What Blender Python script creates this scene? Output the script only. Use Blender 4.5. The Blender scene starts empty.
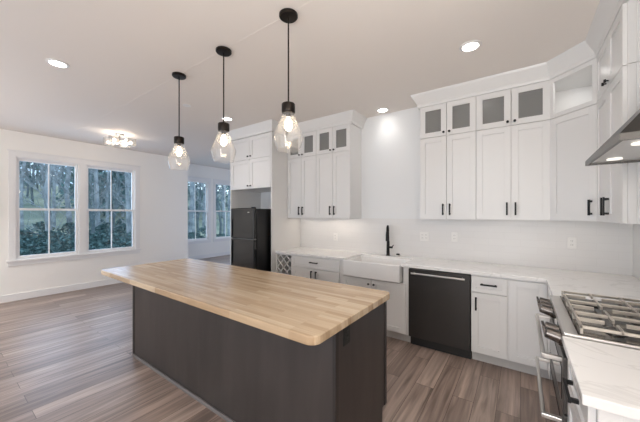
import bpy, bmesh, math, random
from mathutils import Vector, Matrix
S = bpy.context.scene
C = S.collection
PI = math.pi

# ------------------------------------------------------------------ camera
cd = bpy.data.cameras.new('camera'); cam = bpy.data.objects.new('camera', cd); C.objects.link(cam)
cam.location = (0, 0, 1.478)
cam.rotation_euler = (math.radians(90), 0, math.radians(35.57))
cd.sensor_width = 36; cd.lens = 281/640*36
cd.shift_y = 3.4/640; cd.shift_x = 0.5/640
cd.clip_start = .02; cd.clip_end = 300
S.camera = cam

# ------------------------------------------------------------------ world, exposure
W = bpy.data.worlds.new('world'); S.world = W; W.use_nodes = True
nt = W.node_tree; nt.nodes.clear()
wo = nt.nodes.new('ShaderNodeOutputWorld'); bg = nt.nodes.new('ShaderNodeBackground')
tc = nt.nodes.new('ShaderNodeTexCoord'); nz = nt.nodes.new('ShaderNodeTexNoise'); rp = nt.nodes.new('ShaderNodeValToRGB')
nz.inputs['Scale'].default_value = 3; nz.inputs['Detail'].default_value = 4
rp.color_ramp.elements[0].color = (.42, .60, .86, 1); rp.color_ramp.elements[1].color = (.80, .90, 1.0, 1)
rp.color_ramp.elements[0].position = .35; rp.color_ramp.elements[1].position = .65
nt.links.new(tc.outputs['Generated'], nz.inputs['Vector']); nt.links.new(nz.outputs['Fac'], rp.inputs['Fac'])
nt.links.new(rp.outputs['Color'], bg.inputs['Color']); nt.links.new(bg.outputs['Background'], wo.inputs['Surface'])
bg.inputs['Strength'].default_value = 2.3
S.view_settings.view_transform = 'Standard'; S.view_settings.look = 'None'
S.view_settings.gamma = 1; S.view_settings.use_curve_mapping = False
S.view_settings.exposure = 0.12
S.cycles.use_denoising = True
S.cycles.sample_clamp_indirect = 4
S.cycles.caustics_reflective = False; S.cycles.caustics_refractive = False
S.cycles.max_bounces = 10; S.cycles.diffuse_bounces = 6; S.cycles.transparent_max_bounces = 16

WARM = (1.0, .86, .72); NEUT = (1.0, .97, .94); COOL = (.56, .71, 1.0)
P_CAN = 3; P_FLUSH = 9; P_UNDER = .7; P_HOOD = .5; P_WIN = 25; P_UP = 50
def lamp(name, kind, loc, power, color=NEUT, parent=None, size=.1, size_y=None, rot=(0, 0, 0), spread=None, angle=None):
    ld = bpy.data.lights.new(name, kind); ld.energy = power; ld.color = color
    if kind == 'AREA':
        ld.size = size
        if size_y: ld.shape = 'RECTANGLE'; ld.size_y = size_y
        else: ld.shape = 'DISK'
        if spread: ld.spread = spread
    else: ld.shadow_soft_size = size
    if kind == 'SPOT': ld.spot_size = angle or 2.4; ld.spot_blend = .6
    o = bpy.data.objects.new(name, ld); C.objects.link(o); o.location = loc; o.rotation_euler = rot
    if parent: o.parent = parent
    return o
# dusk daylight entering at the two window openings of the left wall and at the nook windows
lamp('daylight_left', 'AREA', (-7.30, 1.83, 1.6), P_WIN, COOL, size=1.9, size_y=1.7, rot=(0, -PI/2, 0))
lamp('daylight_nook', 'AREA', (-8.95, 5.8, 1.6), P_WIN*.6, COOL, size=1.9, size_y=1.9, rot=(0, -PI/2, 0))
lamp('nook_fill_right', 'AREA', (-4.25, 6.6, 1.2), 42, COOL, size=1.6, size_y=1.4, rot=(0, PI/2, 0))  # fill lamp added to brighten the nook, no window on this side

# fill lamps added out of view, turned up to brighten the ceiling
lamp('fill_uplight', 'AREA', (.25, .15, 1.75), P_UP*.72, NEUT, size=.9, rot=(PI, 0, 0))
lamp('fill_uplight.001', 'AREA', (-5.2, -1.3, 1.7), P_UP*.62, NEUT, size=.9, rot=(PI, 0, 0))

# unseen fill lamp added behind the viewpoint, standing in for rear daylight
lamp('rear_fill', 'AREA', (-.12, -2.45, 1.2), 62, (1, .99, .98), size=1.3, size_y=1.9, rot=(PI/2, 0, 0))

# ------------------------------------------------------------------ materials
def mat(name, color=(.8, .8, .8), rough=.5, metal=0, spec=.5, emit=None, strength=0):
    m = bpy.data.materials.new(name); m.use_nodes = True
    b = m.node_tree.nodes['Principled BSDF']
    b.inputs['Base Color'].default_value = (*color, 1); b.inputs['Roughness'].default_value = rough
    b.inputs['Metallic'].default_value = metal; b.inputs['Specular IOR Level'].default_value = spec
    if emit: b.inputs['Emission Color'].default_value = (*emit, 1); b.inputs['Emission Strength'].default_value = strength
    return m
def N(m, t, **k):
    n = m.node_tree.nodes.new(t)
    for a, v in k.items():
        if a in n.inputs: n.inputs[a].default_value = v
        else: setattr(n, a, v)
    return n
def L(m, a, b): m.node_tree.links.new(a, b)
def coords(m, scale=(1, 1, 1), rot=(0, 0, 0)):
    t = N(m, 'ShaderNodeTexCoord'); p = N(m, 'ShaderNodeMapping'); g = N(m, 'ShaderNodeNewGeometry')
    p.inputs['Scale'].default_value = scale; p.inputs['Rotation'].default_value = rot
    L(m, g.outputs['Position'], p.inputs['Vector'])
    return p.outputs['Vector']
def ramp(m, fac, stops):
    r = N(m, 'ShaderNodeValToRGB'); e = r.color_ramp.elements
    while len(e) < len(stops): e.new(.5)
    for i, (p, c) in enumerate(stops): e[i].position = p; e[i].color = (*c, 1)
    L(m, fac, r.inputs['Fac']); return r.outputs['Color']
def bsdf(m): return m.node_tree.nodes['Principled BSDF']
def bump(m, h, strength=.1, dist=.01):
    b = N(m, 'ShaderNodeBump'); b.inputs['Strength'].default_value = strength; b.inputs['Distance'].default_value = dist
    L(m, h, b.inputs['Height']); L(m, b.outputs['Normal'], bsdf(m).inputs['Normal'])
def mix(m, a, b, fac, blend='MULTIPLY'):
    x = N(m, 'ShaderNodeMix', data_type='RGBA', blend_type=blend)
    if isinstance(fac, float): x.inputs['Factor'].default_value = fac
    else: L(m, fac, x.inputs['Factor'])
    for s, v in ((6, a), (7, b)):
        if isinstance(v, tuple): x.inputs[s].default_value = (*v, 1)
        else: L(m, v, x.inputs[s])
    return x.outputs[2]

def paint(name, color, rough=.5, b=.04):
    m = mat(name, color, rough)
    n = N(m, 'ShaderNodeTexNoise', Scale=90.0, Detail=2.0); L(m, coords(m), n.inputs['Vector'])
    bump(m, n.outputs['Fac'], b, .003); return m
M = {}
M['wall'] = paint('wall_paint', (.90, .87, .825), .6)
M['ceiling'] = paint('ceiling_paint', (.81, .758, .712), .8)
M['wall_cool'] = paint('kitchen_wall_paint', (.765, .775, .785), .55)
M['trim'] = paint('trim_paint', (.83, .815, .80), .35, .01)
M['cab'] = paint('cabinet_white', (.725, .72, .712), .35, .01)
M['cabin'] = paint('cabinet_inside', (.62, .60, .57), .5, .01)
M['black'] = mat('matte_black_metal', (.012, .012, .013), .38, .6)
M['bronze'] = mat('dark_bronze', (.025, .02, .017), .35, .8)
M['steel'] = mat('brushed_steel', (.62, .60, .575), .28, 1)
M['nickel'] = mat('brushed_nickel', (.55, .52, .48), .3, 1)
M['dark_steel'] = mat('dark_stainless', (.11, .105, .10), .33, .7)
M['dw'] = mat('black_stainless', (.042, .038, .036), .36, .5)
M['toe'] = mat('black_plastic', (.010, .010, .010), .5)
M['fridge'] = mat('gloss_black', (.007, .008, .0095), .14)
M['fridge_side'] = mat('satin_black', (.006, .006, .007), .45)
M['sink'] = mat('fireclay', (.80, .79, .78), .12)
M['glassblack'] = mat('oven_glass', (.01, .01, .01), .06)
M['iron'] = mat('cast_iron', (.50, .46, .41), .33, .85)
M['plate'] = mat('outlet_plastic', (.80, .79, .77), .35)
M['slot'] = mat('slot_dark', (.05, .05, .05), .5)
M['lens'] = mat('lamp_lens', (.9, .9, .9), .4, emit=(1, .95, .88), strength=14)
M['hood_lens'] = mat('hood_lens', (.9, .9, .9), .4, emit=(1, .93, .82), strength=1.0)
M['bulb'] = mat('filament_bulb', (.9, .9, .9), .3, emit=(1, .80, .56), strength=26)
M['bulb_white'] = mat('frosted_bulb', (.9, .9, .9), .3, emit=(1, .90, .76), strength=4)
M['knobmetal'] = mat('dark_knob_metal', (.13, .12, .115), .25, 1)
M['pan'] = mat('polished_pan', (.085, .08, .075), .15, 1)
M['canopy'] = mat('charcoal_steel', (.045, .043, .041), .35, .7)
M['rubber'] = mat('gasket', (.2, .2, .2), .6)
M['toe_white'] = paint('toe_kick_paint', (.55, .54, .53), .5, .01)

def glass(name, tint=(1, 1, 1), rough=.02, refl=.9, film=0.0, filmcol=(.8, .8, .8)):
    m = bpy.data.materials.new(name); m.use_nodes = True; t = m.node_tree; t.nodes.clear()
    o = N(m, 'ShaderNodeOutputMaterial'); tr = N(m, 'ShaderNodeBsdfTransparent'); gl = N(m, 'ShaderNodeBsdfGlossy')
    tr.inputs['Color'].default_value = (*tint, 1); gl.inputs['Roughness'].default_value = rough
    lw = N(m, 'ShaderNodeLayerWeight', Blend=.5); pw = N(m, 'ShaderNodeMath', operation='POWER'); pw.inputs[1].default_value = 4.0
    L(m, lw.outputs['Facing'], pw.inputs[0]); mu = N(m, 'ShaderNodeMath', operation='MULTIPLY_ADD'); mu.inputs[1].default_value = refl*.75; mu.inputs[2].default_value = .035
    L(m, pw.outputs[0], mu.inputs[0]); mx = N(m, 'ShaderNodeMixShader')
    L(m, mu.outputs[0], mx.inputs[0]); L(m, tr.outputs[0], mx.inputs[1]); L(m, gl.outputs[0], mx.inputs[2])
    out = mx.outputs[0]
    if film:
        d = N(m, 'ShaderNodeBsdfDiffuse'); d.inputs['Color'].default_value = (*filmcol, 1)
        m2 = N(m, 'ShaderNodeMixShader'); m2.inputs[0].default_value = film
        L(m, out, m2.inputs[1]); L(m, d.outputs[0], m2.inputs[2]); out = m2.outputs[0]
    L(m, out, o.inputs['Surface']); return m
M['pane'] = glass('window_glass', (.93, .97, .98))
M['clear'] = glass('pendant_glass', (.985, .98, .975), refl=1.1, film=.065)
M['crystal'] = glass('crystal_glass', (.96, .95, .93), refl=1.4, film=.12)
M['reeded'] = glass('cabinet_glass', (.72, .72, .71), .12, refl=1.2, film=.42, filmcol=(.42, .42, .41))

# plank floor, boards along Y
m = M['floor'] = mat('plank_floor', rough=.36)
v = coords(m, (1, 1, 1), (0, 0, PI/2))
br = N(m, 'ShaderNodeTexBrick'); L(m, v, br.inputs['Vector'])
for k, x in (('Color1', (0, 0, 0, 1)), ('Color2', (1, 1, 1, 1)), ('Mortar', (0, 0, 0, 1)), ('Scale', 1.0), ('Mortar Size', .0016), ('Bias', 0.0), ('Brick Width', 1.25), ('Row Height', .15)): br.inputs[k].default_value = x
br.offset = .37; br.offset_frequency = 2
base = ramp(m, br.outputs['Color'], [(0, (.195, .145, .122)), (.35, (.295, .227, .193)), (.7, (.24, .182, .155)), (1, (.37, .29, .248))])
g = N(m, 'ShaderNodeTexNoise', Scale=1.0, Detail=6.0, Distortion=.8); 
ad = N(m, 'ShaderNodeVectorMath', operation='ADD'); gs = coords(m, (22, 1.2, 1)); sc_ = N(m, 'ShaderNodeVectorMath', operation='SCALE'); sc_.inputs['Scale'].default_value = 30
L(m, br.outputs['Color'], sc_.inputs[0]); L(m, gs, ad.inputs[0]); L(m, sc_.outputs[0], ad.inputs[1]); L(m, ad.outputs[0], g.inputs['Vector'])
gr = ramp(m, g.outputs['Fac'], [(.25, (.45, .43, .41)), (.5, (.95, .93, .92)), (.72, (1.5, 1.46, 1.42))])
cc = mix(m, base, gr, 1.0)
mo = ramp(m, br.outputs['Fac'], [(0, (1, 1, 1)), (1, (.35, .32, .3))])
L(m, mix(m, cc, mo, 1.0), bsdf(m).inputs['Base Color']); bump(m, g.outputs['Fac'], .10, .002)

# butcher block, staves along X
m = M['butcher'] = mat('butcher_block', rough=.27)
br = N(m, 'ShaderNodeTexBrick'); L(m, coords(m), br.inputs['Vector'])
for k, x in (('Color1', (0, 0, 0, 1)), ('Color2', (1, 1, 1, 1)), ('Mortar', (.3, .3, .3, 1)), ('Scale', 1.0), ('Mortar Size', .0008), ('Bias', 0.0), ('Brick Width', .46), ('Row Height', .036)): br.inputs[k].default_value = x
br.offset = .43; br.offset_frequency = 3
base = ramp(m, br.outputs['Color'], [(0, (.38, .268, .165)), (.3, (.45, .332, .215)), (.6, (.505, .385, .258)), (1, (.56, .445, .312))])
g = N(m, 'ShaderNodeTexNoise', Scale=1.0, Detail=5.0, Distortion=.6); sc_ = N(m, 'ShaderNodeVectorMath', operation='SCALE'); sc_.inputs['Scale'].default_value = 20
ad = N(m, 'ShaderNodeVectorMath', operation='ADD'); L(m, coords(m, (3, 60, 20)), ad.inputs[0]); L(m, br.outputs['Color'], sc_.inputs[0]); L(m, sc_.outputs[0], ad.inputs[1]); L(m, ad.outputs[0], g.inputs['Vector'])
gr = ramp(m, g.outputs['Fac'], [(.3, (.84, .82, .79)), (.7, (1.08, 1.07, 1.06))])
L(m, mix(m, base, gr, 1.0), bsdf(m).inputs['Base Color'])

# dark stained island wood
m = M['stain'] = mat('grey_stained_wood', rough=.42)
g = N(m, 'ShaderNodeTexNoise', Scale=1.0, Detail=5.0, Distortion=.5); L(m, coords(m, (7, 7, 1.2)), g.inputs['Vector'])
L(m, ramp(m, g.outputs['Fac'], [(.3, (.030, .025, .0235)), (.7, (.050, .042, .039))]), bsdf(m).inputs['Base Color'])
M['stain_dark'] = mat('dark_stained_edge', (.022, .018, .017), .4)
M['stain_light'] = mat('grey_shoe_mold', (.17, .155, .15), .5)

# quartz
m = M['quartz'] = mat('white_quartz', rough=.14)
n1 = N(m, 'ShaderNodeTexNoise', Scale=2.2, Detail=7.0, Distortion=1.6); L(m, coords(m, (1, 1.6, 1), (0, 0, .6)), n1.inputs['Vector'])
L(m, ramp(m, n1.outputs['Fac'], [(0, (.82, .81, .80)), (.475, (.82, .81, .80)), (.5, (.71, .70, .69)), (.525, (.82, .81, .80)), (1, (.79, .78, .77))]), bsdf(m).inputs['Base Color'])

# glossy white tile splash, running bond (XZ on the back wall, YZ on the right wall)
def tile(name, rot):
    m = mat(name, (.82, .81, .795), .32)
    br = N(m, 'ShaderNodeTexBrick'); L(m, coords(m, (1, 1, 1), rot), br.inputs['Vector'])
    for k, x in (('Color1', (.735, .725, .715, 1)), ('Color2', (.72, .71, .70, 1)), ('Mortar', (.69, .68, .67, 1)), ('Scale', 1.0), ('Mortar Size', .0016), ('Brick Width', .30), ('Row Height', .075)): br.inputs[k].default_value = x
    L(m, br.outputs['Color'], bsdf(m).inputs['Base Color'])
    inv = N(m, 'ShaderNodeMath', operation='SUBTRACT'); inv.inputs[0].default_value = 1; L(m, br.outputs['Fac'], inv.inputs[1])
    bump(m, inv.outputs[0], .15, .002); return m
M['tile_back'] = tile('tile_back', (-PI/2, 0, 0))
M['tile_right'] = tile('tile_right', (-PI/2, 0, PI/2))

# outdoors
def leafy(name, a, b, sc=6):
    m = mat(name, rough=.9, spec=.1); n = N(m, 'ShaderNodeTexNoise', Scale=float(sc), Detail=5.0); L(m, coords(m), n.inputs['Vector'])
    L(m, ramp(m, n.outputs['Fac'], [(.35, a), (.65, b)]), bsdf(m).inputs['Base Color']); return m
M['grass'] = leafy('meadow', (.15, .19, .16), (.33, .35, .27), .3)
M['bark'] = leafy('bark', (.16, .19, .21), (.36, .40, .43), 3)
M['bark_dark'] = leafy('dark_bark', (.07, .10, .11), (.17, .21, .23), 3)
M['leaf'] = leafy('evergreen_leaf', (.045, .10, .105), (.14, .24, .24), 9)
M['leaf_dark'] = leafy('shrub_leaf', (.05, .10, .105), (.14, .22, .22), 9)

# ------------------------------------------------------------------ mesh helpers
class MB:
    def __init__(s): s.bm = bmesh.new()
    def box(s, x0, x1, y0, y1, z0, z1):
        r = bmesh.ops.create_cube(s.bm, size=1, matrix=Matrix.Translation(((x0+x1)/2, (y0+y1)/2, (z0+z1)/2)) @ Matrix.Diagonal((abs(x1-x0), abs(y1-y0), abs(z1-z0), 1)))
        return s
    def obox(s, c, size, rot):   # oriented box
        bmesh.ops.create_cube(s.bm, size=1, matrix=Matrix.Translation(c) @ rot.to_4x4() @ Matrix.Diagonal((*size, 1))); return s
    def cyl(s, a, b, r, r2=None, n=24):
        a, b = Vector(a), Vector(b); d = b-a
        q = d.to_track_quat('Z', 'Y').to_matrix().to_4x4()
        bmesh.ops.create_cone(s.bm, cap_ends=True, segments=n, radius1=r, radius2=r if r2 is None else r2, depth=d.length, matrix=Matrix.Translation((a+b)/2) @ q); return s
    def prism(s, pts, z0, z1):
        lo = [s.bm.verts.new((x, y, z0)) for x, y in pts]; hi = [s.bm.verts.new((x, y, z1)) for x, y in pts]
        n = len(pts); s.bm.faces.new(lo[::-1]); s.bm.faces.new(hi)
        for i in range(n): s.bm.faces.new((lo[i], lo[(i+1) % n], hi[(i+1) % n], hi[i]))
        return s
    def hexa(s, v):   # 8 verts: bottom 4 (ccw), top 4
        q = [s.bm.verts.new(p) for p in v]
        for f in ((3, 2, 1, 0), (4, 5, 6, 7), (0, 1, 5, 4), (1, 2, 6, 5), (2, 3, 7, 6), (3, 0, 4, 7)): s.bm.faces.new([q[i] for i in f])
        return s
    def sweep(s, prof, path, dirs):  # extrude profile (a: outward offset, z) along a polyline; dirs = outward mitre vector per vertex
        rings = [[s.bm.verts.new((p[0]+d[0]*a, p[1]+d[1]*a, z)) for a, z in prof] for p, d in zip(path, dirs)]
        n = len(prof)
        for r0, r1 in zip(rings, rings[1:]):
            for i in range(n): s.bm.faces.new((r0[i], r0[(i+1) % n], r1[(i+1) % n], r1[i]))
        s.bm.faces.new(rings[0]); s.bm.faces.new(rings[-1][::-1]); return s
    def lathe(s, prof, c=(0, 0, 0), n=40, close=False):
        rings = []
        for r, z in prof:
            rings.append([s.bm.verts.new((c[0]+r*math.cos(2*PI*i/n), c[1]+r*math.sin(2*PI*i/n), c[2]+z)) for i in range(n)])
        pairs = list(zip(rings, rings[1:])) + ([(rings[-1], rings[0])] if close else [])
        for a, b in pairs:
            for i in range(n): s.bm.faces.new((a[i], a[(i+1) % n], b[(i+1) % n], b[i]))
        if not close: 
            s.bm.faces.new(rings[0][::-1]); s.bm.faces.new(rings[-1])
        return s
    def tube(s, pts, r, n=12):
        pts = [Vector(p) for p in pts]; rings = []; rr = r if isinstance(r, (list, tuple)) else [r]*len(pts)
        for i, p in enumerate(pts):
            t = (pts[min(i+1, len(pts)-1)]-pts[max(i-1, 0)]).normalized()
            u = t.cross(Vector((0.03, 1, 0.02))); 
            if u.length < .1: u = t.cross(Vector((1, 0, 0)))
            u.normalize(); w = t.cross(u)
            rings.append([s.bm.verts.new(p+(u*math.cos(2*PI*k/n)+w*math.sin(2*PI*k/n))*rr[i]) for k in range(n)])
        for a, b in zip(rings, rings[1:]):
            for i in range(n): s.bm.faces.new((a[i], a[(i+1) % n], b[(i+1) % n], b[i]))
        s.bm.faces.new(rings[0][::-1]); s.bm.faces.new(rings[-1]); return s
    def build(s, name, material, parent=None, bevel=0, smooth=False, loc=None, seg=2):
        bmesh.ops.recalc_face_normals(s.bm, faces=s.bm.faces)
        me = bpy.data.meshes.new(name); s.bm.to_mesh(me); s.bm.free()
        me.materials.append(M[material])
        o = bpy.data.objects.new(name, me); C.objects.link(o)
        if parent: o.parent = parent
        if loc: o.location = loc
        if smooth:
            for p in me.polygons: p.use_smooth = True
            me.set_sharp_from_angle(angle=math.radians(40))
        if bevel:
            b = o.modifiers.new('bevel', 'BEVEL'); b.width = bevel; b.segments = seg; b.limit_method = 'ANGLE'; b.angle_limit = math.radians(40)
        return o
def B(*a): return MB().box(*a)
def tag(o, label, cat, group=None, kind=None):
    o['label'] = label; o['category'] = cat
    if group: o['group'] = group
    if kind: o['kind'] = kind
    return o
def thing(name, label, cat, loc=(0, 0, 0), rz=0, group=None):
    o = bpy.data.objects.new(name, None); C.objects.link(o); o.location = loc; o.rotation_euler = (0, 0, rz); o.empty_display_size = .1
    return tag(o, label, cat, group)
def struct(o, label, cat):
    o['kind'] = 'structure'; o['label'] = label; o['category'] = cat; return o
def dup(root, loc, label, rz=None, group=None):
    r = root.copy(); C.objects.link(r); r.location = loc; r['label'] = label
    if rz is not None: r.rotation_euler = (0, 0, rz)
    if group: r['group'] = group
    for ch in list(root.children):
        c = ch.copy(); C.objects.link(c); c.parent = r
        for g in list(ch.children):
            d = g.copy(); C.objects.link(d); d.parent = c
    return r

# ------------------------------------------------------------------ the room
CZ = 2.905; D = 3.79; WX = .85; LX = -7.04; NX = -8.68; RY = -2.6; FY = 9.2
NZ = 3.12
fl = struct(B(NX-.12, WX+.12, RY-.12, FY+.1, -.1, 0).build('floor', 'floor'), 'brown plank floor of the open kitchen and living room', 'floor')
mb = B(LX-.12, WX+.12, RY-.12, 3.95, CZ, CZ+.1)
mb.box(-6.3, -.2, 1.497, 1.507, CZ-.0015, CZ+.01)       # the taped joint along the pendants
ce = struct(mb.build('ceiling', 'ceiling'), 'flat warm white ceiling over kitchen and living room', 'ceiling')
struct(B(NX-.12, -2, 3.95, FY+.1, NZ, NZ+.1).build('ceiling.001', 'ceiling'), 'higher ceiling over the nook beyond the kitchen', 'ceiling')
struct(B(NX-.12, -2, 3.87, 3.95, CZ+.1, NZ+.1).build('trim_1', 'wall'), 'ceiling step between kitchen and nook', 'trim')
struct(B(-4.18, WX+.12, D, D+.12, 0, CZ).build('wall_back', 'wall_cool'), 'white wall behind sink and cabinets', 'wall')
struct(B(WX, WX+.12, RY, D, 0, CZ).build('wall_right', 'wall'), 'right-hand wall behind range and hood', 'wall')
struct(B(-4.18, -4.06, D+.12, FY, 0, NZ).build('wall_nook_right', 'wall'), 'wall closing the nook on the right', 'wall')
struct(B(NX-.12, -4.06, FY, FY+.1, 0, NZ).build('wall_nook_back', 'wall'), 'far end wall of the nook', 'wall')
struct(B(NX-.12, LX, 3.83, 3.95, 0, CZ).build('wall_nook_left', 'wall'), 'short return wall between window wall and nook', 'wall')
def wall_with_holes(name, X, y0, y1, z1, holes, label):
    mb = MB(); ys = y0
    for a, b, z0, zt in holes:
        mb.box(X-.12, X, ys, a, 0, z1); mb.box(X-.12, X, a, b, 0, z0); mb.box(X-.12, X, a, b, zt, z1); ys = b
    mb.box(X-.12, X, ys, y1, 0, z1)
    return struct(mb.build(name, 'wall'), label, 'wall')
wall_with_holes('wall_left', LX, RY, 3.83, CZ, [(.89, 1.74, .70, 2.47), (1.85, 2.73, .70, 2.47)], 'white wall with the double window')
wall_with_holes('wall_nook_window', NX, 3.95, FY, NZ, [(4.72, 5.60, .62, 2.60), (5.88, 6.76, .62, 2.60), (7.05, 7.93, .62, 2.60)], 'nook wall with tall windows')
# rear wall behind the camera, with a wide open gap added to let light in
mb = MB(); mb.box(LX, -5.6, RY-.12, RY, 0, CZ); mb.box(-1.2, WX, RY-.12, RY, 0, CZ); mb.box(-5.6, -1.2, RY-.12, RY, 2.3, CZ)
struct(mb.build('wall_rear', 'wall'), 'rear wall behind the viewpoint', 'wall')

def window(n, X, y0, y1, z0, z1, label, casing=.085, sides='both'):
    """double-hung window in a wall whose room face is x = X; the room is at +x"""
    w = thing('window_%d' % n, label, 'window', (X, (y0+y1)/2, z0)); w['kind'] = 'structure'
    h = (y1-y0)/2; H = z1-z0
    mb = MB()
    for s in (-1, 1): mb.box(-.11, 0, s*h-.018 if s > 0 else -h, h if s > 0 else -h+.018, 0, H)
    mb.box(-.11, 0, -h+.018, h-.018, 0, .018); mb.box(-.11, 0, -h+.018, h-.018, H-.018, H)
    mb.build('window_frame', 'trim', w)
    mid = H*.49
    for lo, hi, x in ((.018, mid+.02, -.055), (mid-.02, H-.018, -.085)):
        mb = MB(); a, b = -h+.018, h-.018
        mb.box(x, x+.03, a, a+.032, lo, hi); mb.box(x, x+.03, b-.032, b, lo, hi)
        mb.box(x, x+.03, a+.032, b-.032, lo, lo+.04); mb.box(x, x+.03, a+.032, b-.032, hi-.04, hi)
        sa = mb.build('sash', 'trim', w, .002)
        B(x+.006, x+.024, -.009, .009, lo+.04, hi-.04).build('muntin', 'trim', sa)
        B(x+.012, x+.018, a+.03, b-.03, lo+.038, hi-.038).build('glass_pane', 'pane', sa)
    return w
def casing(n, X, y0, y1, z0, z1, mulls, label):
    mb = MB(); c = .088
    mb.box(0, .02, y0-c, y0, z0, z1); mb.box(0, .02, y1, y1+c, z0, z1)
    for a, b in mulls: mb.box(0, .02, a, b, z0, z1)
    mb.box(0, .02, y0-c, y1+c, z1, z1+c); mb.box(0, .032, y0-c-.015, y1+c+.015, z1+c, z1+c+.022)
    mb.box(0, .045, y0-c-.02, y1+c+.02, z0-.03, z0); mb.box(0, .018, y0-c, y1+c, z0-.10, z0-.03)
    return struct(mb.build('trim_%d' % n, 'trim', None, .002, loc=(X, 0, 0)), label, 'trim')
window(1, LX, .89, 1.74, .70, 2.47, 'left sash window of the white double window')
window(2, LX, 1.85, 2.73, .70, 2.47, 'right sash window of the white double window')
casing(2, LX, .89, 2.73, .70, 2.47, [(1.74, 1.85)], 'white casing and sill around the double window')
for i, (a, b) in enumerate(((4.72, 5.60), (5.88, 6.76), (7.05, 7.93))):
    window(3+i, NX, a, b, .62, 2.60, ('left tall nook window beyond the window wall corner', 'tall nook window beside the refrigerator', 'tall nook window hidden behind the refrigerator')[i])
    casing(3+i, NX, a, b, .62, 2.60, [], 'white casing of nook window')
def base(name, x0, x1, y0, y1):
    struct(B(x0, x1, y0, y1, 0, .12).build(name, 'trim', None, .003), 'white baseboard', 'baseboard')
base('baseboard_left', LX, LX+.015, RY, 3.83)
base('baseboard_nook', NX, NX+.015, 3.95, FY)

# ------------------------------------------------------------------ outside
rnd = random.Random(4)
mb = MB()
gx = [-9.2, -13, -17, -22, -28, -36, -50]; gz = [-.9, -.9, -.7, -.2, 1.0, 2.8, 5.4]
ys = [-25, -12, 0, 12, 25, 45, 70]
vv = [[mb.bm.verts.new((x, y, z+.3*math.sin(y*.3+x))) for y in ys] for x, z in zip(gx, gz)]
for i in range(len(gx)-1):
    for j in range(len(ys)-1): mb.bm.faces.new((vv[i][j], vv[i+1][j], vv[i+1][j+1], vv[i][j+1]))
struct(mb.build('ground', 'grass'), 'grassy bank rising to the woods outside', 'ground')
def gz_at(x):
    for i in range(len(gx)-1):
        if gx[i] >= x >= gx[i+1]:
            t = (gx[i]-x)/(gx[i]-gx[i+1]); return gz[i]*(1-t)+gz[i+1]*t
    return gz[-1]
def bare_tree(h, r, seed):
    q = random.Random(seed); t = thing('bare_tree', 'slender bare tree among the woods outside the windows', 'tree', group='bare trees in the woods')
    pts = [(q.uniform(-.10, .10)*k, q.uniform(-.10, .10)*k, -.4+h*k/6) for k in range(7)]
    mb = MB().tube(pts, [r*(1-.13*k) for k in range(7)], 8); tr = mb.build('trunk', 'bark' if seed % 2 else 'bark_dark', t, smooth=True)
    mb = MB()
    for k in range(40):
        f = q.uniform(.12, .98)*6; i = int(min(f, 5)); b = Vector(pts[i]).lerp(Vector(pts[i+1]), f-i)
        a = q.uniform(0, 2*PI); l = q.uniform(.5, 1.6)*(1.15-f/8); e = b+Vector((math.cos(a)*l, math.sin(a)*l, l*q.uniform(.5, 1.6)))
        mid_ = b.lerp(e, .5)+Vector((0, 0, -.08)); mb.tube([b, mid_, e], [r*.16, r*.11, r*.04], 4)
        for _ in range(5):
            c = b.lerp(e, q.uniform(.3, 1)); a2 = a+q.uniform(-1.2, 1.2); l2 = l*q.uniform(.3, .7)
            mb.tube([c, c+Vector((math.cos(a2)*l2, math.sin(a2)*l2, l2*q.uniform(.1, 1.2)))], [r*.07, r*.03], 3)
    mb.build('branches', 'bark' if seed % 2 else 'bark_dark', t); return t
def leafcloud(name, n, size, spread, hgt, material, parent, seed, cone=False):
    q = random.Random(seed); mb = MB()
    for _ in range(n):
        k = q.random(); a = q.uniform(0, 2*PI); rr = spread*math.sqrt(q.random())*((1-k)*.95+.08 if cone else math.sin(PI*(.12+.85*k)))
        c = Vector((rr*math.cos(a), rr*math.sin(a), hgt*k)); s = size*q.uniform(.6, 1.3)
        d1 = Vector((q.gauss(0, 1), q.gauss(0, 1), q.gauss(0, .6))).normalized()*s; d2 = d1.cross(Vector((q.gauss(0, 1), q.gauss(0, 1), q.gauss(0, 1)))).normalized()*s*.5
        v = [mb.bm.verts.new(c+x) for x in (-d1, d2, d1, -d2)]; mb.bm.faces.new(v)
    return mb.build(name, material, parent)
def evergreen(h, sp, seed):
    t = thing('evergreen_tree', 'dark bushy evergreen in the woods outside the windows', 'tree', group='evergreens in the woods')
    MB().cyl((0, 0, -.4), (0, 0, h*.9), .11, .03, 8).build('trunk', 'bark_dark', t)
    leafcloud('foliage', 900, .30, sp, h, 'leaf', t, seed, True).location = (0, 0, .5); return t
def shrub(h, sp, seed):
    t = thing('shrub', 'low dark shrub outside the double window', 'shrub', group='shrubs outside')
    MB().cyl((0, 0, -.3), (0, 0, h*.5), .03, .015, 6).build('stem', 'bark_dark', t)
    leafcloud('foliage', 900, .075, sp, h, 'leaf_dark', t, seed); return t
def spot(px, depth):   # a point out in the woods on the sight line through picture column px
    t = (px-319.5)/281; y = math.radians(35.57)
    return (-math.sin(y)+t*math.cos(y))*depth, (math.cos(y)+t*math.sin(y))*depth
protos = [bare_tree(11, .11, 1), bare_tree(12, .09, 2), bare_tree(11, .14, 3)]
places = [(22, 17), (33, 24), (44, 27), (54, 19), (63, 30), (70, 14), (78, 26), (92, 20), (101, 28), (108, 22), (115, 14), (123, 25), (131, 18),
          (27, 26), (49, 27), (86, 27), (108, 27), (190, 17), (194, 22), (199, 19), (204, 25), (208, 16), (219, 18), (224, 23), (229, 20), (38, 31), (60, 32), (97, 31), (128, 29), (15, 23), (26, 34), (30, 40), (41, 37), (46, 42), (52, 35), (57, 39), (67, 41), (73, 36), (89, 38), (94, 42), (104, 36), (118, 40), (121, 33), (126, 38), (98, 15), (127, 13.5), (90, 13), (48, 13)]
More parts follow.
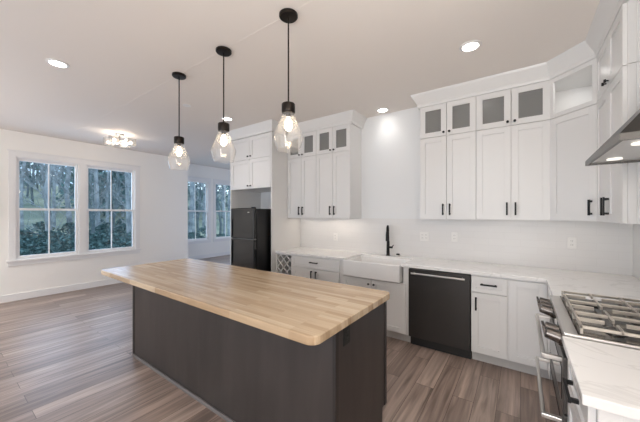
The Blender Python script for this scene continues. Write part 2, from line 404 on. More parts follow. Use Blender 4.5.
for i, (px, dp) in enumerate(places):
    x, y = spot(px, dp); z = gz_at(x); p = protos[i % 3]
    o = p if i < 3 else dup(p, (x, y, z), p['label'], i*1.3)
    o.location = (x, y, z)
ep = [evergreen(7, 2.3, 11), evergreen(9, 2.8, 12)]
for i, (px, dp) in enumerate([(23, 30), (96, 24), (112, 27), (133, 25), (197, 30), (222, 33), (57, 46)]):
    x, y = spot(px, dp); p = ep[i % 2]; o = p if i < 2 else dup(p, (x, y, gz_at(x)), p['label'], i*.9)
    o.location = (x, y, gz_at(x))
sp_ = [shrub(1.7, .9, 21), shrub(1.35, 1.1, 22)]
for i, (px, dp) in enumerate([(20, 10.3), (34, 10.9), (49, 10.4), (63, 11), (77, 10.4), (92, 10.6), (106, 11.3), (120, 10.7), (134, 11.5), (94, 13), (103, 13.8), (114, 13.2), (124, 14.5), (132, 13.4), (98, 16), (110, 17), (121, 16.5), (26, 12.6), (41, 13.2), (56, 12.8), (70, 13.6), (192, 15), (206, 15.5), (222, 15)]):
    x, y = spot(px, dp); p = sp_[i % 2]; o = p if i < 2 else dup(p, (x, y, gz_at(x)), p['label'], i*.7)
    o.location = (x, y, gz_at(x))

# ------------------------------------------------------------------ cabinetry (local frame: x along the front, +y into the cabinet, z up)
def pull(parent, x, z, y=-.02, length=.13, horiz=False):
    mb = MB(); h = length/2; r = .0075
    if horiz:
        mb.box(x-h, x+h, y-.032, y-.022, z-r, z+r)
        for s in (-1, 1): mb.box(x+s*(h-.014)-r, x+s*(h-.014)+r, y-.024, y, z-r, z+r)
    else:
        mb.box(x-r, x+r, y-.032, y-.022, z-h, z+h)
        for s in (-1, 1): mb.box(x-r, x+r, y-.024, y, z+s*(h-.014)-r, z+s*(h-.014)+r)
    o = mb.build('handle', 'black', parent, .0015); o['label'] = 'black bar handle'; return o
def knob(parent, x, z, y=-.02):
    mb = MB(); mb.cyl((x, y, z), (x, y-.016, z), .005, n=12); mb.cyl((x, y-.014, z), (x, y-.026, z), .013, .012, 18)
    o = mb.build('knob', 'black', parent, .001, True); o['label'] = 'round black knob'; return o
def shaker(name, parent, x0, x1, z0, z1, st=.058, t=.02, glass_=False, material='cab', g=.0024):
    x0 += g; x1 -= g; z0 += g; z1 -= g
    mb = MB()
    mb.box(x0, x0+st, -t, 0, z0, z1); mb.box(x1-st, x1, -t, 0, z0, z1)
    mb.box(x0+st, x1-st, -t, 0, z0, z0+st); mb.box(x0+st, x1-st, -t, 0, z1-st, z1)
    if not glass_: mb.box(x0+st, x1-st, -t+.0095, -.001, z0+st, z1-st)
    o = mb.build(name, material, parent, .0012)
    if glass_:
        B(x0+st, x1-st, -t+.009, -t+.013, z0+st, z1-st).build('glass_pane', 'reeded', o)['label'] = 'grey glass pane'
    return o
def slab(name, parent, x0, x1, z0, z1, t=.02, g=.0016):
    return shaker(name, parent, x0, x1, z0, z1, st=.038, t=t, g=g)
def carcass(parent, w, d, z0, z1, hollow=False, material='cab'):
    if not hollow: return B(0, w, .0005, d, z0, z1).build('body', material, parent)
    p = .018; mb = MB()
    mb.box(0, p, .0005, d, z0, z1); mb.box(w-p, w, .0005, d, z0, z1); mb.box(p, w-p, .0005, d, z0, z0+p); mb.box(p, w-p, .0005, d, z1-p, z1); mb.box(p, w-p, d-p, d, z0+p, z1-p)
    return mb.build('body', material, parent)
Z0, Z1, Z2 = 1.42, 2.378, 2.755
DEP = .325
def wall_cab(x, w, label, loc_y=D-DEP-.002, rz=0, loc=None, group=None, dep=DEP):
    t = thing('wall_cabinet', label, 'cabinet', loc or (x, loc_y, 0), rz, group)
    carcass(t, w, dep, Z0, Z1)
    a = shaker('door', t, 0, w/2, Z0, Z1); b = shaker('door', t, w/2, w, Z0, Z1)
    pull(a, w/2-.036, Z0+.115); pull(b, w/2+.036, Z0+.115); return t
def top_cab(x, w, label, loc_y=D-DEP-.002, rz=0, loc=None, glass_=True, dep=DEP, z0=Z1, z1=Z2):
    t = thing('stacked_cabinet', label, 'cabinet', loc or (x, loc_y, 0), rz, 'small cabinets of the upper row')
    carcass(t, w, dep, z0+.001, z1, glass_)
    a = shaker('door', t, 0, w/2, z0, z1, glass_=glass_); b = shaker('door', t, w/2, w, z0, z1, glass_=glass_)
    knob(a, w/2-.03, z0+.04); knob(b, w/2+.03, z0+.04); return t
# right bank over the dishwasher
RB0, RBM, RB1 = -.980, -.388, .236
wall_cab(RB0, RBM-RB0-.001, 'tall white two-door wall cabinet next to the bare wall, right of faucet', group='tall white wall cabinets')
wall_cab(RBM, RB1-RBM-.001, 'tall white two-door wall cabinet beside the corner cabinet, over the dishwasher', group='tall white wall cabinets')
top_cab(RB0, RBM-RB0-.001, 'small glass-front cabinet above the tall cabinet right of the faucet')
top_cab(RBM, RB1-RBM-.001, 'small glass-front cabinet next to the open corner cubby')
# left bank
LB0, LBM, LB1 = -3.112, -2.525, -1.936
wall_cab(LB0, LBM-LB0-.001, 'tall white two-door wall cabinet against the refrigerator panel', group='tall white wall cabinets')
wall_cab(LBM, LB1-LBM-.001, 'tall white two-door wall cabinet left of sink with exposed bright side', group='tall white wall cabinets')
top_cab(LB0, LBM-LB0-.001, 'small glass-front cabinet behind the nearest pendant, by the refrigerator panel')
top_cab(LBM, LB1-LBM-.001, 'small glass-front cabinet at the right end of the left bank')
# diagonal corner
YF = D-DEP-.002; XR = WX-DEP-.002            # carcass fronts of the two walls
cx0, cy1 = RB1, D-(WX-RB1)                    # diagonal runs from (cx0, YF) to (XR, cy1)
q45 = -PI/4
dw = math.hypot(XR-cx0, YF-cy1)
rot = lambda pts: [((x-cx0)*math.cos(-q45)-(y-YF)*math.sin(-q45), (x-cx0)*math.sin(-q45)+(y-YF)*math.cos(-q45)) for x, y in pts]
ang = math.atan2(cy1-YF, XR-cx0)
def loc2(pts): return [((x-cx0)*math.cos(ang)+(y-YF)*math.sin(ang), -(x-cx0)*math.sin(ang)+(y-YF)*math.cos(ang)) for x, y in pts]
pent = [(cx0+.001, YF+.001), (XR, cy1+.001), (WX-.002, cy1+.001), (WX-.002, D-.002), (cx0+.001, D-.002)]
t = thing('corner_wall_cabinet', 'white diagonal corner wall cabinet with one tall door', 'cabinet', (cx0, YF, 0), ang)
MB().prism(loc2(pent), Z0, Z1).build('body', 'cab', t)
d = shaker('door', t, .006, dw-.006, Z0, Z1); pull(d, dw-.045, Z0+.115)
t = thing('corner_open_cabinet', 'open white corner cubby above the diagonal cabinet', 'cabinet', (cx0, YF, 0), ang)
mb = MB(); lp = loc2(pent)
mb.prism(lp, Z1+.001, Z1+.019); mb.prism(lp, Z2-.018, Z2)
def wallseg(a, b, th=.016):
    (ax, ay), (bx, by) = a, b; l = math.hypot(bx-ax, by-ay); nx, ny = -(by-ay)/l*th, (bx-ax)/l*th
    mb.prism([(ax, ay), (bx, by), (bx+nx, by+ny), (ax+nx, ay+ny)], Z1+.019, Z2-.018)
for i in (1, 2, 3, 4): wallseg(lp[i], lp[(i+1) % 5])
mb.build('body', 'cab', t)
mb = MB(); st = .04
mb.box(.004, st, -.02, 0, Z1+.002, Z2-.002); mb.box(dw-st, dw-.004, -.02, 0, Z1+.002, Z2-.002); mb.box(st, dw-st, -.02, 0, Z1+.002, Z1+st); mb.box(st, dw-st, -.02, 0, Z2-st, Z2-.002)
mb.build('face_frame', 'cab', t, .0012)
lamp('cubby_fill', 'AREA', (.50, 3.47, Z2-.022), .7, NEUT, size=.25)  # small fill lamp added to brighten the cubby interior
# right wall: cabinets between corner and hood
RW = cy1-2.45
def bead_panel(t, z0, z1):
    mb = MB(); n = 9; x = RW
    mb.box(RW, RW+.008, 0.0, DEP, z0, z1)
    w = DEP/n
    for i in range(n): mb.box(RW+.006, RW+.013, i*w+.003, (i+1)*w-.003, z0, z1)
    mb.build('side_panel', 'cab', t, .002)['label'] = 'grooved side panel'
t = wall_cab(0, RW, 'tall white wall cabinet between corner cabinet and range hood', rz=-PI/2, loc=(XR, cy1, 0), group='tall white wall cabinets'); bead_panel(t, Z0, Z1-.002)
t = top_cab(0, RW, 'small solid-door upper cabinet above the one beside the hood', rz=-PI/2, loc=(XR, cy1, 0), glass_=False); bead_panel(t, Z1+.002, Z2)
# crown mouldings
def crown(n, path, outs, label):
    prof = [(-.004, Z2+.001), (.024, Z2+.001), (.030, Z2+.02), (.030, Z2+.035), (.085, CZ-.02), (.092, CZ-.001), (-.004, CZ-.001)]
    struct(MB().sweep(prof, path, outs).build('trim_%d' % n, 'cab'), label, 'trim')
k1 = math.tan(PI/8)
crown(10, [(RB0, D-.002), (RB0, YF), (cx0, YF), (XR, cy1), (XR, 2.437), (WX-.002, 2.437)],
      [(-1, 0), (-1, -1), (-k1, -1), (-1, -k1), (-1, -1), (0, -1)], 'white crown moulding over the right cabinet run')
crown(11, [(LB0+.03, YF), (LB1, YF), (LB1, D-.002)], [(0, -1), (1, -1), (1, 0)], 'white crown moulding over the left wall cabinets')
# refrigerator surround
FX0, FX1, FYF = -4.118, -3.138, 3.115
for x0, x1, lab in ((FX1, FX1+.022, 'tall white panel between refrigerator and left wall cabinets'), (FX0-.02, FX0, 'tall white panel on the far side of the refrigerator')):
    tag(B(x0, x1, FYF-.018, D-.002, 0, Z2).build('cabinet_panel', 'cab', None, .0015), lab, 'panel')
zf0, zf1 = 1.90, 2.385
t = thing('fridge_cabinet', 'white two-door cabinet hung directly above the black refrigerator', 'cabinet', (FX0+.001, FYF, 0))
w = FX1-FX0-.002; carcass(t, w, D-FYF-.004, zf0, zf1-.001)
a = shaker('door', t, 0, w/2, zf0, zf1); b = shaker('door', t, w/2, w, zf0, zf1); knob(a, w/2-.035, zf0+.05); knob(b, w/2+.035, zf0+.05)
t = thing('fridge_cabinet', 'topmost white two-door cabinet above the refrigerator, under the ceiling', 'cabinet', (FX0+.001, FYF, 0))
carcass(t, w, D-FYF-.004, zf1+.001, Z2)
a = shaker('door', t, 0, w/2, zf1, Z2); b = shaker('door', t, w/2, w, zf1, Z2); knob(a, w/2-.035, zf1+.05); knob(b, w/2+.035, zf1+.05)
crown(12, [(FX0-.02, D-.002), (FX0-.02, FYF-.018), (FX1+.022, FYF-.018), (FX1+.022, YF-.09)], [(-1, 0), (-1, -1), (1, -1), (1, 0)], 'white crown moulding over the refrigerator surround')

# refrigerator
t = thing('refrigerator', 'black top-freezer refrigerator standing in the white surround', 'refrigerator', (-3.73, 2.80, 0))
fw, fd, fh, fs = .535, .66, 1.575, 1.105
B(0, fw, .065, fd, .03, fh-.012).build('body', 'fridge_side', t, .004)
d = B(0, fw, 0, .058, fs+.006, fh).build('freezer_door', 'fridge', t, .01, seg=3)
B(.030, .046, -.014, .001, fs+.03, fs+.30).build('handle', 'black', d, .003)
B(.40, .44, -.001, .002, fh-.07, fh-.06).build('badge', 'nickel', d)
d = B(0, fw, 0, .058, .06, fs-.006).build('refrigerator_door', 'fridge', t, .01, seg=3)
B(.030, .046, -.014, .001, fs-.40, fs-.03).build('handle', 'black', d, .003)
B(0.01, fw-.01, .02, .07, fs-.006, fs+.006).build('gasket', 'rubber', t)
B(fw-.06, fw-.005, .005, .05, fh, fh+.014).build('hinge_cover', 'toe', t, .003)
for x in (.04, fw-.04):
    for y in (.1, fd-.06): MB().cyl((x, y, 0), (x, y, .035), .018, n=12).build('foot', 'toe', t)

# base cabinets
BY = 3.18; BD = D-BY-.004; CT = .914; CB = .880
def base_body(t, w, depth=BD, z1=CB-.003):
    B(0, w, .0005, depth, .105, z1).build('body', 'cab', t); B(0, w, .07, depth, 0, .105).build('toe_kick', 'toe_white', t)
t = thing('wine_rack_cabinet', 'white base cabinet with diagonal lattice wine rack beside refrigerator panel', 'cabinet', (-3.114, BY, 0))
w = .338; p = .02; mb = MB()
mb.box(0, p, 0, BD, .105, CB-.003); mb.box(w-p, w, 0, BD, .105, CB-.003); mb.box(p, w-p, 0, BD, .105, .125); mb.box(p, w-p, 0, BD, CB-.023, CB-.003); mb.box(p, w-p, BD-.02, BD, .125, CB-.023)
mb.build('body', 'cab', t); B(0, w, .07, BD, 0, .104).build('toe_kick', 'toe_white', t)
mb = MB(); zA, zB = .125, CB-.023; xa, xb = p, w-p; step = .115
for sgn in (1, -1):
    c = -3.0
    while c < 3.0:
        pts = []                                   # line z - zA = sgn*(x - xa) + c, clipped to the opening
        lo, hi = xa, xb
        if sgn > 0: lo = max(lo, xa-c); hi = min(hi, xa-c+(zB-zA))
        else: lo = max(lo, xa+c-(zB-zA)); hi = min(hi, xa+c)
        if hi-lo > .02:
            za, zb_ = zA+sgn*(lo-xa)+c, zA+sgn*(hi-xa)+c; l = math.hypot(hi-lo, zb_-za)
            mb.obox(((lo+hi)/2, .02+(.012 if sgn > 0 else 0), (za+zb_)/2), (l-.012, .012, .014), Matrix.Rotation(-sgn*PI/4, 3, 'Y'))
        c += step*1.1
mb.build('lattice', 'cab', t)
t = thing('drawer_base_cabinet', 'white base cabinet with one drawer over two doors, left of sink', 'cabinet', (-2.775, BY, 0)); w = .845
base_body(t, w)
d = slab('drawer', t, .01, w-.01, .715, .868); pull(d, w/2, .80, horiz=True, length=.14)
a = shaker('door', t, .01, w/2, .115, .710); b = shaker('door', t, w/2, w-.01, .115, .710); pull(a, w/2-.04, .62); pull(b, w/2+.04, .62)
t = thing('sink_base_cabinet', 'white two-door base cabinet under the apron sink', 'cabinet', (-1.928, BY, 0)); w = .896
mb = B(0, w, .0005, BD, .105, .690); mb.box(0, .04, 0, BD, .690, CB-.003); mb.box(w-.06, w, 0, BD, .690, CB-.003); mb.build('body', 'cab', t)
B(0, w, .07, BD, 0, .104).build('toe_kick', 'toe_white', t)
a = shaker('door', t, .03, w/2, .115, .683); b = shaker('door', t, w/2, w-.03, .115, .683); knob(a, w/2-.035, .625); knob(b, w/2+.035, .625)
t = thing('base_cabinet', 'narrow white base cabinet with drawer and door right of the dishwasher', 'cabinet', (-.402, BY, 0)); w = .305
base_body(t, w)
d = slab('drawer', t, .004, w-.004, .715, .868); pull(d, w/2, .795, horiz=True, length=.14)
a = shaker('door', t, .004, w-.004, .115, .708); pull(a, .045, .60)
t = thing('corner_base_cabinet', 'white corner base cabinet with plain door, half hidden behind the range', 'cabinet', (-.096, BY, 0)); w = .30
B(0, .94, .0005, BD, .105, CB-.003).build('body', 'cab', t); B(0, .94, .07, BD, 0, .105).build('toe_kick', 'toe_white', t)
shaker('door', t, .01, w-.01, .115, .868)
CFX = .185    # counter front on the right wall
t = thing('range_side_cabinet', 'white base cabinet in the corner behind the range', 'cabinet', (CFX+.03, BY-.001, 0), -PI/2); w = BY-2.503
base_body(t, w, WX-CFX-.034); shaker('door', t, .02, w-.01, .115, .868)
# dishwasher
t = thing('dishwasher', 'black stainless dishwasher with long bar handle under the counter', 'dishwasher', (-1.028, BY, 0)); w = .622
B(.003, w-.003, .004, .56, .10, CB-.004).build('body', 'toe', t)
d = B(.004, w-.004, -.028, .003, .112, .868).build('door', 'dw', t, .004)
mb = MB(); mb.cyl((.045, -.072, .829), (w-.045, -.072, .829), .0105, n=16)
for x in (.07, w-.07): mb.cyl((x, -.028, .829), (x, -.072, .829), .008, n=12)
mb.build('handle', 'steel', d, smooth=True)['label'] = 'bright steel bar handle'
B(.004, w-.004, .045, .08, .0, .105).build('toe_kick', 'toe', t)

# quartz worktops
sx0, sx1, sy1 = -1.855, -1.108, 3.60
CY = 3.152
outline = [(-3.112, CY), (sx0, CY), (sx0, sy1), (sx1, sy1), (sx1, CY), (CFX, CY), (CFX, 2.500), (WX-.002, 2.500), (WX-.002, D-.001), (-3.112, D-.001)]
tag(MB().prism(outline, CB, CT).build('countertop', 'quartz', None, .003), 'long white quartz worktop along the back wall, turning the corner', 'countertop')
tag(B(CFX-.028, WX-.002, 1.195, 1.722, CB, CT).build('countertop', 'quartz', None, .004), 'short white quartz worktop on the near side of the range', 'countertop')
# near base cabinet
t = thing('base_cabinet', 'white base cabinet under the short worktop, nearest at right edge', 'cabinet', (CFX+.01, 1.712, 0), -PI/2); w = 1.712-1.225; dp = WX-CFX-.014
base_body(t, w, dp)
d = slab('drawer', t, .008, w-.004, .705, .868); pull(d, w/2, .787, horiz=True, length=.17)
shaker('door', t, .008, w-.004, .115, .700)
mb = MB(); st = .055
mb.box(w, w+.018, 0, st, .0, CB-.003); mb.box(w, w+.018, dp-st, dp, .0, CB-.003); mb.box(w, w+.018, st, dp-st, CB-.003-st, CB-.003); mb.box(w, w+.018, st, dp-st, 0, .12); mb.box(w, w+.008, st, dp-st, .12, CB-.003-st)
mb.build('end_panel', 'cab', t, .0015)

# tile splash
struct(B(LB0, WX-.001, D-.008, D, CT, Z0).build('wall_back_tile', 'tile_back'), 'white tile splash behind the worktop', 'wall')
struct(B(WX-.008, WX, 1.2, D-.008, CT, 1.8).build('wall_right_tile', 'tile_right'), 'white tile splash behind the range', 'wall')

# sink
t = thing('apron_sink', 'white apron-front sink set into the quartz worktop', 'sink', ((sx0+sx1)/2, 3.105, .698))
hw = (sx1-sx0)/2-.003; dy = sy1-3.105-.003; H = .200; th = .022
mb = MB()
bm = mb.bm
def ring(x, y0, y1, z): return [bm.verts.new(p) for p in ((-x, y0, z), (x, y0, z), (x, y1, z), (-x, y1, z))]
r = [ring(hw, 0, dy, 0), ring(hw, 0, dy, H), ring(hw-th, th, dy-th, H), ring(hw-th-.02, th+.02, dy-th-.02, .03)]
bm.faces.new(r[0]); bm.faces.new(r[3])
for a, b in zip(r, r[1:]):
    for i in range(4): bm.faces.new((a[i], a[(i+1) % 4], b[(i+1) % 4], b[i]))
mb.build('basin', 'sink', t, .018, True, seg=4)
MB().cyl((0, dy/2, .0295), (0, dy/2, .034), .045, n=24).build('drain', 'steel', t)
# faucet
t = thing('faucet', 'matte black pull-down kitchen faucet behind the sink', 'faucet', (-1.478, 3.685, CT))
MB().cyl((0, 0, 0), (0, 0, .008), .030, n=28).build('base_plate', 'black', t, .002, True)
MB().cyl((0, 0, .006), (0, 0, .20), .023, .019, 24).build('body', 'black', t, .002, True)
pts = [(0, 0, .19), (0, 0, .33)]+[(.024*(1-math.cos(a)), -.072*(1-math.cos(a)), .33+.075*math.sin(a)) for a in [PI*k/10 for k in range(1, 11)]]
MB().tube(pts, .0155, 14).build('spout', 'black', t, smooth=True)
MB().tube([(.048, -.144, .335), (.048, -.144, .30), (.048, -.144, .21)], [.017, .021, .023], 16).build('spray_head', 'black', t, smooth=True)
mb = MB(); mb.cyl((.012, 0, .115), (.062, 0, .115), .013, n=18); mb.cyl((.052, -.005, .118), (.085, -.02, .150), .007, .005, 12)
mb.build('lever', 'black', t, smooth=True)
t = thing('air_switch', 'small round black and steel button on the worktop right of the faucet', 'button', (-1.345, 3.70, CT))
MB().cyl((0, 0, 0), (0, 0, .018), .034, .028, 24).build('collar', 'steel', t, .002, True); MB().cyl((0, 0, .017), (0, 0, .036), .025, .022, 24).build('cap', 'black', t, .002, True)

# outlets
def outlet(loc, label, rz=0, wide=False, material='plate', group='white outlets on the tile'):
    t = thing('wall_outlet', label, 'outlet', loc, rz, group); hw = .058 if wide else .036
    pl = B(-hw, hw, -.007, 0, -.058, .058).build('cover_plate', material, t, .003)
    for x in ((-.024, .024) if wide else (0,)):
        for z in (-.02, .02):
            s = B(x-.016, x+.016, -.0095, -.006, z-.014, z+.014).build('socket', material, t, .002)
            mb = MB(); mb.box(x-.008, x-.005, -.0100, -.0090, z-.004, z+.006); mb.box(x+.005, x+.008, -.0100, -.0090, z-.004, z+.006); mb.build('slots', 'slot', s)
    return t
outlet((-2.39, D-.008, 1.12), 'white outlet on tile below the left wall cabinets')
outlet((.42, D-.008, 1.19), 'white outlet on tile in the right corner below the diagonal cabinet')
outlet((-1.02, D-.008, 1.19), 'white outlet on the wall just right of the faucet', wide=True)
outlet((-.66, D-.008, 1.20), 'white outlet on tile above the dishwasher')

# ------------------------------------------------------------------ range
RY0, RY1 = 1.728, 2.495
t = thing('gas_range', 'stainless slide-in gas range with two ovens at the right wall', 'range', (CFX-.01, RY1, 0), -PI/2)   # local x runs towards the viewer
w = RY1-RY0; dp = WX-CFX-.0
B(.002, w-.002, .03, dp-.02, .06, .895).build('body', 'dark_steel', t)
B(.01, w-.01, .06, .10, 0, .06).build('toe_kick', 'toe', t)
B(.0, w, -.012, dp-.012, .896, .926).build('cooktop', 'steel', t, .005, seg=3)
B(.012, w-.012, .04, dp-.05, .926, .929).build('burner_pan', 'pan', t)
mb = MB().hexa([(0, .028, .815), (w, .028, .815), (w, .0, .815), (0, .0, .815), (0, .028, .895), (w, .028, .895), (w, -.008, .895), (0, -.008, .895)])
cp = mb.build('control_panel', 'dark_steel', t, .002)
B(.30, w-.30, -.009, .0, .83, .885).build('display', 'glassblack', cp)
for x in (.06, .15, .24, w-.17, w-.08):
    mb = MB(); mb.cyl((x, .004, .870), (x, -.018, .875), .037, n=24); mb.cyl((x, -.016, .875), (x, -.072, .888), .031, .026, 24); mb.obox((x, -.076, .889), (.010, .012, .054), Matrix.Rotation(.22, 3, 'X'))
    mb.build('knob', 'knobmetal', t, .0015, True)
def oven(name, z0, z1, hz):
    d = B(.006, w-.006, -.012, .028, z0, z1).build(name, 'dark_steel', t, .004)
    B(.06, w-.06, -.0145, -.011, z0+.04, z1-.07).build('window_glass', 'glassblack', d)
    mb = MB(); mb.box(.04, w-.04, -.092, -.074, hz-.010, hz+.010)
    for x in (.05, w-.05): mb.box(x-.012, x+.012, -.086, -.010, hz-.011, hz+.011)
    mb.build('handle', 'steel', d, .004)['label'] = 'steel bar handle'
oven('upper_oven_door', .545, .808, .783); oven('lower_oven_door', .075, .535, .488)
# three grates and five burners
gy0, gy1 = .048, dp-.07; xs = [.018, .262, .507, w-.018]
for i in range(3):
    x0, x1 = xs[i]+.002, xs[i+1]-.002; mb = MB(); zz0, zz1 = .955, .969; b = .011
    mb.box(x0, x0+b, gy0, gy1, zz0, zz1); mb.box(x1-b, x1, gy0, gy1, zz0, zz1); mb.box(x0, x1, gy0, gy0+b, zz0, zz1); mb.box(x0, x1, gy1-b, gy1, zz0, zz1)
    mb.box(x0, x1, (gy0+gy1)/2-b/2, (gy0+gy1)/2+b/2, zz0, zz1)
    xm = (x0+x1)/2
    for yc in ((gy0*3+gy1)/4, (gy0+gy1*3)/4):
        h = (gy1-gy0)/4
        mb.box(x0, xm-.035, yc-b/2, yc+b/2, zz0, zz1+.004); mb.box(xm+.035, x1, yc-b/2, yc+b/2, zz0, zz1+.004)
        mb.box(xm-b/2, xm+b/2, yc-h, yc-.035, zz0, zz1+.004); mb.box(xm-b/2, xm+b/2, yc+.035, yc+h, zz0, zz1+.004)
    for x in (x0, x1-b):
        for y in (gy0, gy1-b, (gy0+gy1)/2-b/2): mb.box(x, x+b, y, y+b, .929, zz0)
    mb.build('grate', 'iron', t, .002)
    for yc in ((gy0*3+gy1)/4, (gy0+gy1*3)/4) if i != 1 else ((gy0+gy1)/2,):
        mb = MB(); mb.cyl((xm, yc, .929), (xm, yc, .936), .045, .042, 28); mb.cyl((xm, yc, .936), (xm, yc, .944), .031, n=28)
        mb.build('burner', 'dark_steel', t, .001, True)
# hood
HX = .335
t = thing('range_hood', 'stainless pyramid range hood on the wall above the range', 'hood', (0, 0, 0))
y0, y1, z0 = 1.675, 2.436, 1.785; X1 = WX-.002; zl = z0+.03
mb = MB(); ym = (y0+y1)/2
mb.hexa([(HX, y0, zl), (X1, y0, zl), (X1, y1, zl), (HX, y1, zl), (X1-.27, ym-.14, zl+.30), (X1, ym-.14, zl+.30), (X1, ym+.14, zl+.30), (X1-.27, ym+.14, zl+.30)])
mb.build('canopy', 'canopy', t)
mb = MB(); e = .012
mb.box(HX, HX+e, y0, y1, z0, zl); mb.box(X1-e, X1, y0, y1, z0, zl); mb.box(HX+e, X1-e, y0, y0+e, z0, zl); mb.box(HX+e, X1-e, y1-e, y1, z0, zl); mb.build('rim', 'dark_steel', t)
B(HX+e, X1-e, y0+e, y1-e, z0+.010, zl-.001).build('filter_panel', 'steel', t)
for y in (y0+.16, y1-.16):
    MB().cyl((HX+.10, y, z0+.004), (HX+.10, y, z0+.010), .032, n=24).build('lamp_lens', 'hood_lens', t)
    lamp('hood_light', 'SPOT', (HX+.10, y, z0-.002), P_HOOD, WARM, size=.03, angle=2.6)
B(X1-.26, X1, ym-.13, ym+.13, zl+.295, CZ-.001).build('chimney', 'steel', t)

# ------------------------------------------------------------------ island
IX0, IX1, IY0, IY1 = -3.495, -.762, 1.026, 1.974
bx0, bx1, by0, by1 = -3.305, -.792, 1.254, 1.950
t = thing('island_cabinet', 'dark grey stained kitchen island base under the wood top', 'island', ((bx0+bx1)/2, (by0+by1)/2, 0)); ox, oy = (bx0+bx1)/2, (by0+by1)/2
def BB(x0, x1, y0, y1, z0, z1): return B(x0-ox, x1-ox, y0-oy, y1-oy, z0, z1)
mb = BB(bx0+.006, bx1-.006, by0+.006, by1-.07, 0, .868); mb.box(bx0+.006-ox, bx1-.006-ox, by1-.07-oy, by1-.021-oy, .105, .868)
mb.build('body', 'stain', t)
for a in ((bx0, bx0+.03, by0, by0+.03, 0, .868), (bx1-.022, bx1, by0, by0+.035, 0, .868), (bx1-.016, bx1, by1-.035, by1-.001, .105, .868)):
    BB(*a).build('corner_post', 'stain_dark', t, .002)
mb = BB(bx0+.03, bx1-.022, by0-.008, by0+.006, 0, .028); mb.build('shoe_molding', 'stain_light', t, .003)['label'] = 'light grey shoe moulding'
dw_ = (bx1-bx0-.02)/4
for i in range(4):
    x1 = bx0+.01+dw_*i
    mb = MB(); a, b = x1+.002-ox, x1+dw_-.002-ox; yy = by1-.021-oy
    st = .058
    mb.box(a, a+st, yy, yy+.02, .115, .86); mb.box(b-st, b, yy, yy+.02, .115, .86); mb.box(a+st, b-st, yy, yy+.02, .115, .173); mb.box(a+st, b-st, yy, yy+.02, .802, .86); mb.box(a+st, b-st, yy, yy+.01, .173, .802)
    mb.build('door', 'stain', t, .001)
def rrect(x0, x1, y0, y1, r, n=8):
    out = []
    for cx_, cy_, a0 in ((x1-r, y0+r, -PI/2), (x1-r, y1-r, 0), (x0+r, y1-r, PI/2), (x0+r, y0+r, PI)):
        out += [(cx_+r*math.cos(a0+PI/2*k/n), cy_+r*math.sin(a0+PI/2*k/n)) for k in range(n+1)]
    return out
tag(MB().prism(rrect(IX0, IX1, IY0, IY1, .055), .869, .914).build('island_worktop', 'butcher', None, .006, seg=3), 'butcher block island worktop with rounded corners', 'countertop')
o = outlet((bx1-.0065, 1.375, .805), 'black outlet on the island end panel just under the wood top', PI/2, material='toe', group='outlets on the island')

# ------------------------------------------------------------------ lamps
def pendant(x, y, label):
    t = thing('pendant_light', label, 'pendant light', (x, y, CZ), group='glass pendant lights over the island')
    MB().lathe([(.060, 0), (.066, -.004), (.066, -.020), (.060, -.026), (.012, -.028)]).build('canopy', 'bronze', t, smooth=True)
    zc = -(CZ-2.262)
    MB().cyl((0, 0, -.026), (0, 0, zc), .0055, n=12).build('rod', 'bronze', t, smooth=True)
    MB().lathe([(.012, zc+.012), (.044, zc+.004), (.048, zc-.002), (.048, zc-.058), (.044, zc-.064), (.02, zc-.066)]).build('cap', 'bronze', t, smooth=True)
    g = [(.038, zc-.060), (.042, zc-.072), (.074, zc-.150), (.1035, zc-.224), (.1065, zc-.234), (.1045, zc-.244), (.084, zc-.318), (.081, zc-.326)]
    th_ = .003; prof = g + [(r_-th_, z_) for r_, z_ in g[::-1]]
    MB().lathe(prof, close=True, n=48).build('glass_shade', 'clear', t, smooth=True)
    MB().cyl((0, 0, zc-.062), (0, 0, zc-.092), .016, n=16).build('socket', 'bronze', t, smooth=True)
    MB().lathe([(.010, zc-.090), (.012, zc-.10), (.023, zc-.130), (.027, zc-.150), (.023, zc-.172), (.011, zc-.187), (.003, zc-.190)], n=24).build('bulb', 'bulb', t, smooth=True)
    return t
PX = (-1.345, -2.095, -2.835); PYY = 1.50
p0 = pendant(PX[0], PYY, 'nearest of the three glass pendants, before the left wall cabinets')
dup(p0, (PX[1], PYY, CZ), 'middle of the three glass pendants, before the white refrigerator surround')
dup(p0, (PX[2], PYY, CZ), 'farthest of the three glass pendants, before the living room wall')
def can(x, y, label, power=P_CAN):
    t = thing('recessed_light', label, 'ceiling light', (x, y, CZ), group='recessed ceiling lights')
    MB().lathe([(.062, -.0005), (.085, -.0005), (.085, -.004), (.066, -.010), (.062, -.010)], close=True).build('trim_ring', 'trim', t, smooth=True)
    MB().cyl((0, 0, -.0005), (0, 0, -.006), .061, n=32).build('lens', 'lens', t)
    lamp('can_light', 'AREA', (0, 0, -.012), power, (1, .99, .97), t, size=.12, spread=1.8)
    return t
c0 = can(-3.55, .72, 'round recessed ceiling light at upper left, before the double window')
for x, y, lab, pw in ((-.345, 2.68, 'round recessed ceiling light before the right cabinet bank', 2.6), (-1.53, 3.62, 'round recessed ceiling light right above the sink', .5), (-3.55, 2.60, 'round recessed ceiling light behind the middle pendant', 1.5),
                  (-.345, 1.0, 'added round recessed ceiling light overhead near the range, out of view', 3), (-3.55, -1.3, 'added round recessed ceiling light in the living area, out of view', 5), (-1.2, -1.5, 'added round recessed ceiling light behind the viewpoint, out of view', 5), (-6.0, -.6, 'added round recessed ceiling light by the window wall, out of view', 22)):  # these four unseen lights are added as fill for the room
    o = dup(c0, (x, y, CZ), lab)
    for ch in o.children:
        if ch.type == 'LIGHT': ch.data = ch.data.copy(); ch.data.energy = pw
t = thing('flush_mount_light', 'semi-flush ceiling light of glass cubes over the living room', 'ceiling light', (-5.80, 2.0, CZ))
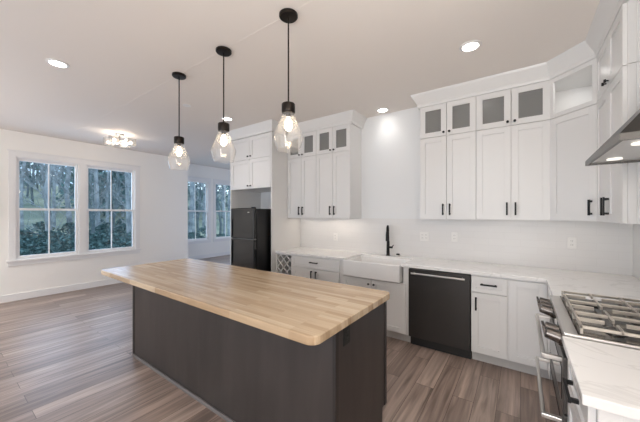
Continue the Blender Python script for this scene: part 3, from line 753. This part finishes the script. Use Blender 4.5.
MB().lathe([(.065, 0), (.07, -.006), (.066, -.02), (.02, -.024)]).build('canopy', 'nickel', t, smooth=True)
mb = MB().cyl((0, 0, -.02), (0, 0, -.12), .010, n=14); mb.cyl((0, 0, -.11), (0, 0, -.13), .035, n=20)
for k in range(4):
    a = PI/4+k*PI/2; mb.tube([(0, 0, -.12), (.155*math.cos(a), .155*math.sin(a), -.12)], .007, 8)
mb.build('frame', 'nickel', t, smooth=True)
for k in range(4):
    a = PI/4+k*PI/2; x, y = .175*math.cos(a), .175*math.sin(a); s = .066
    mb = MB()
    for (xa, xb, ya, yb) in ((-s, s, -s, -s+.006), (-s, s, s-.006, s), (-s, -s+.006, -s+.006, s-.006), (s-.006, s, -s+.006, s-.006)): mb.box(x+xa, x+xb, y+ya, y+yb, -.20, -.075)
    mb.box(x-s+.006, x+s-.006, y-s+.006, y+s-.006, -.20, -.194)
    sh = mb.build('glass_shade', 'crystal', t)
    MB().lathe([(.010, -.115), (.024, -.13), (.030, -.15), (.022, -.172), (.004, -.18)], (x, y, 0), 18).build('bulb', 'bulb_white', sh, smooth=True)
    MB().cyl((x, y, -.10), (x, y, -.117), .016, n=14).build('socket', 'nickel', sh)
lamp('flush_glow', 'POINT', (0, 0, -.15), P_FLUSH, WARM, t, size=.12)
t = tag(MB().cyl((-3.55, 1.98, CZ-.006), (-3.55, 1.98, CZ-.0005), .05, n=28).build('ceiling_cover_plate', 'trim'), 'small flat round cover plate on the ceiling behind the pendants', 'cover plate')
# under-cabinet strips
lamp('under_cabinet_left', 'AREA', ((LBM+LB1)/2, D-.16, Z0-.006), P_UNDER, WARM, size=.55, size_y=.04)
lamp('under_cabinet_left_far', 'AREA', ((LBM+LB0)/2, D-.16, Z0-.006), P_UNDER*.5, WARM, size=.5, size_y=.04)
lamp('under_cabinet_right', 'AREA', ((RB0+RB1)/2, D-.16, Z0-.006), P_UNDER*.15, WARM, size=1.1, size_y=.04)
lamp('under_cabinet_corner', 'AREA', (.52, 3.50, Z0-.006), P_UNDER*.3, WARM, size=.3, size_y=.04, rot=(0, 0, -PI/4))
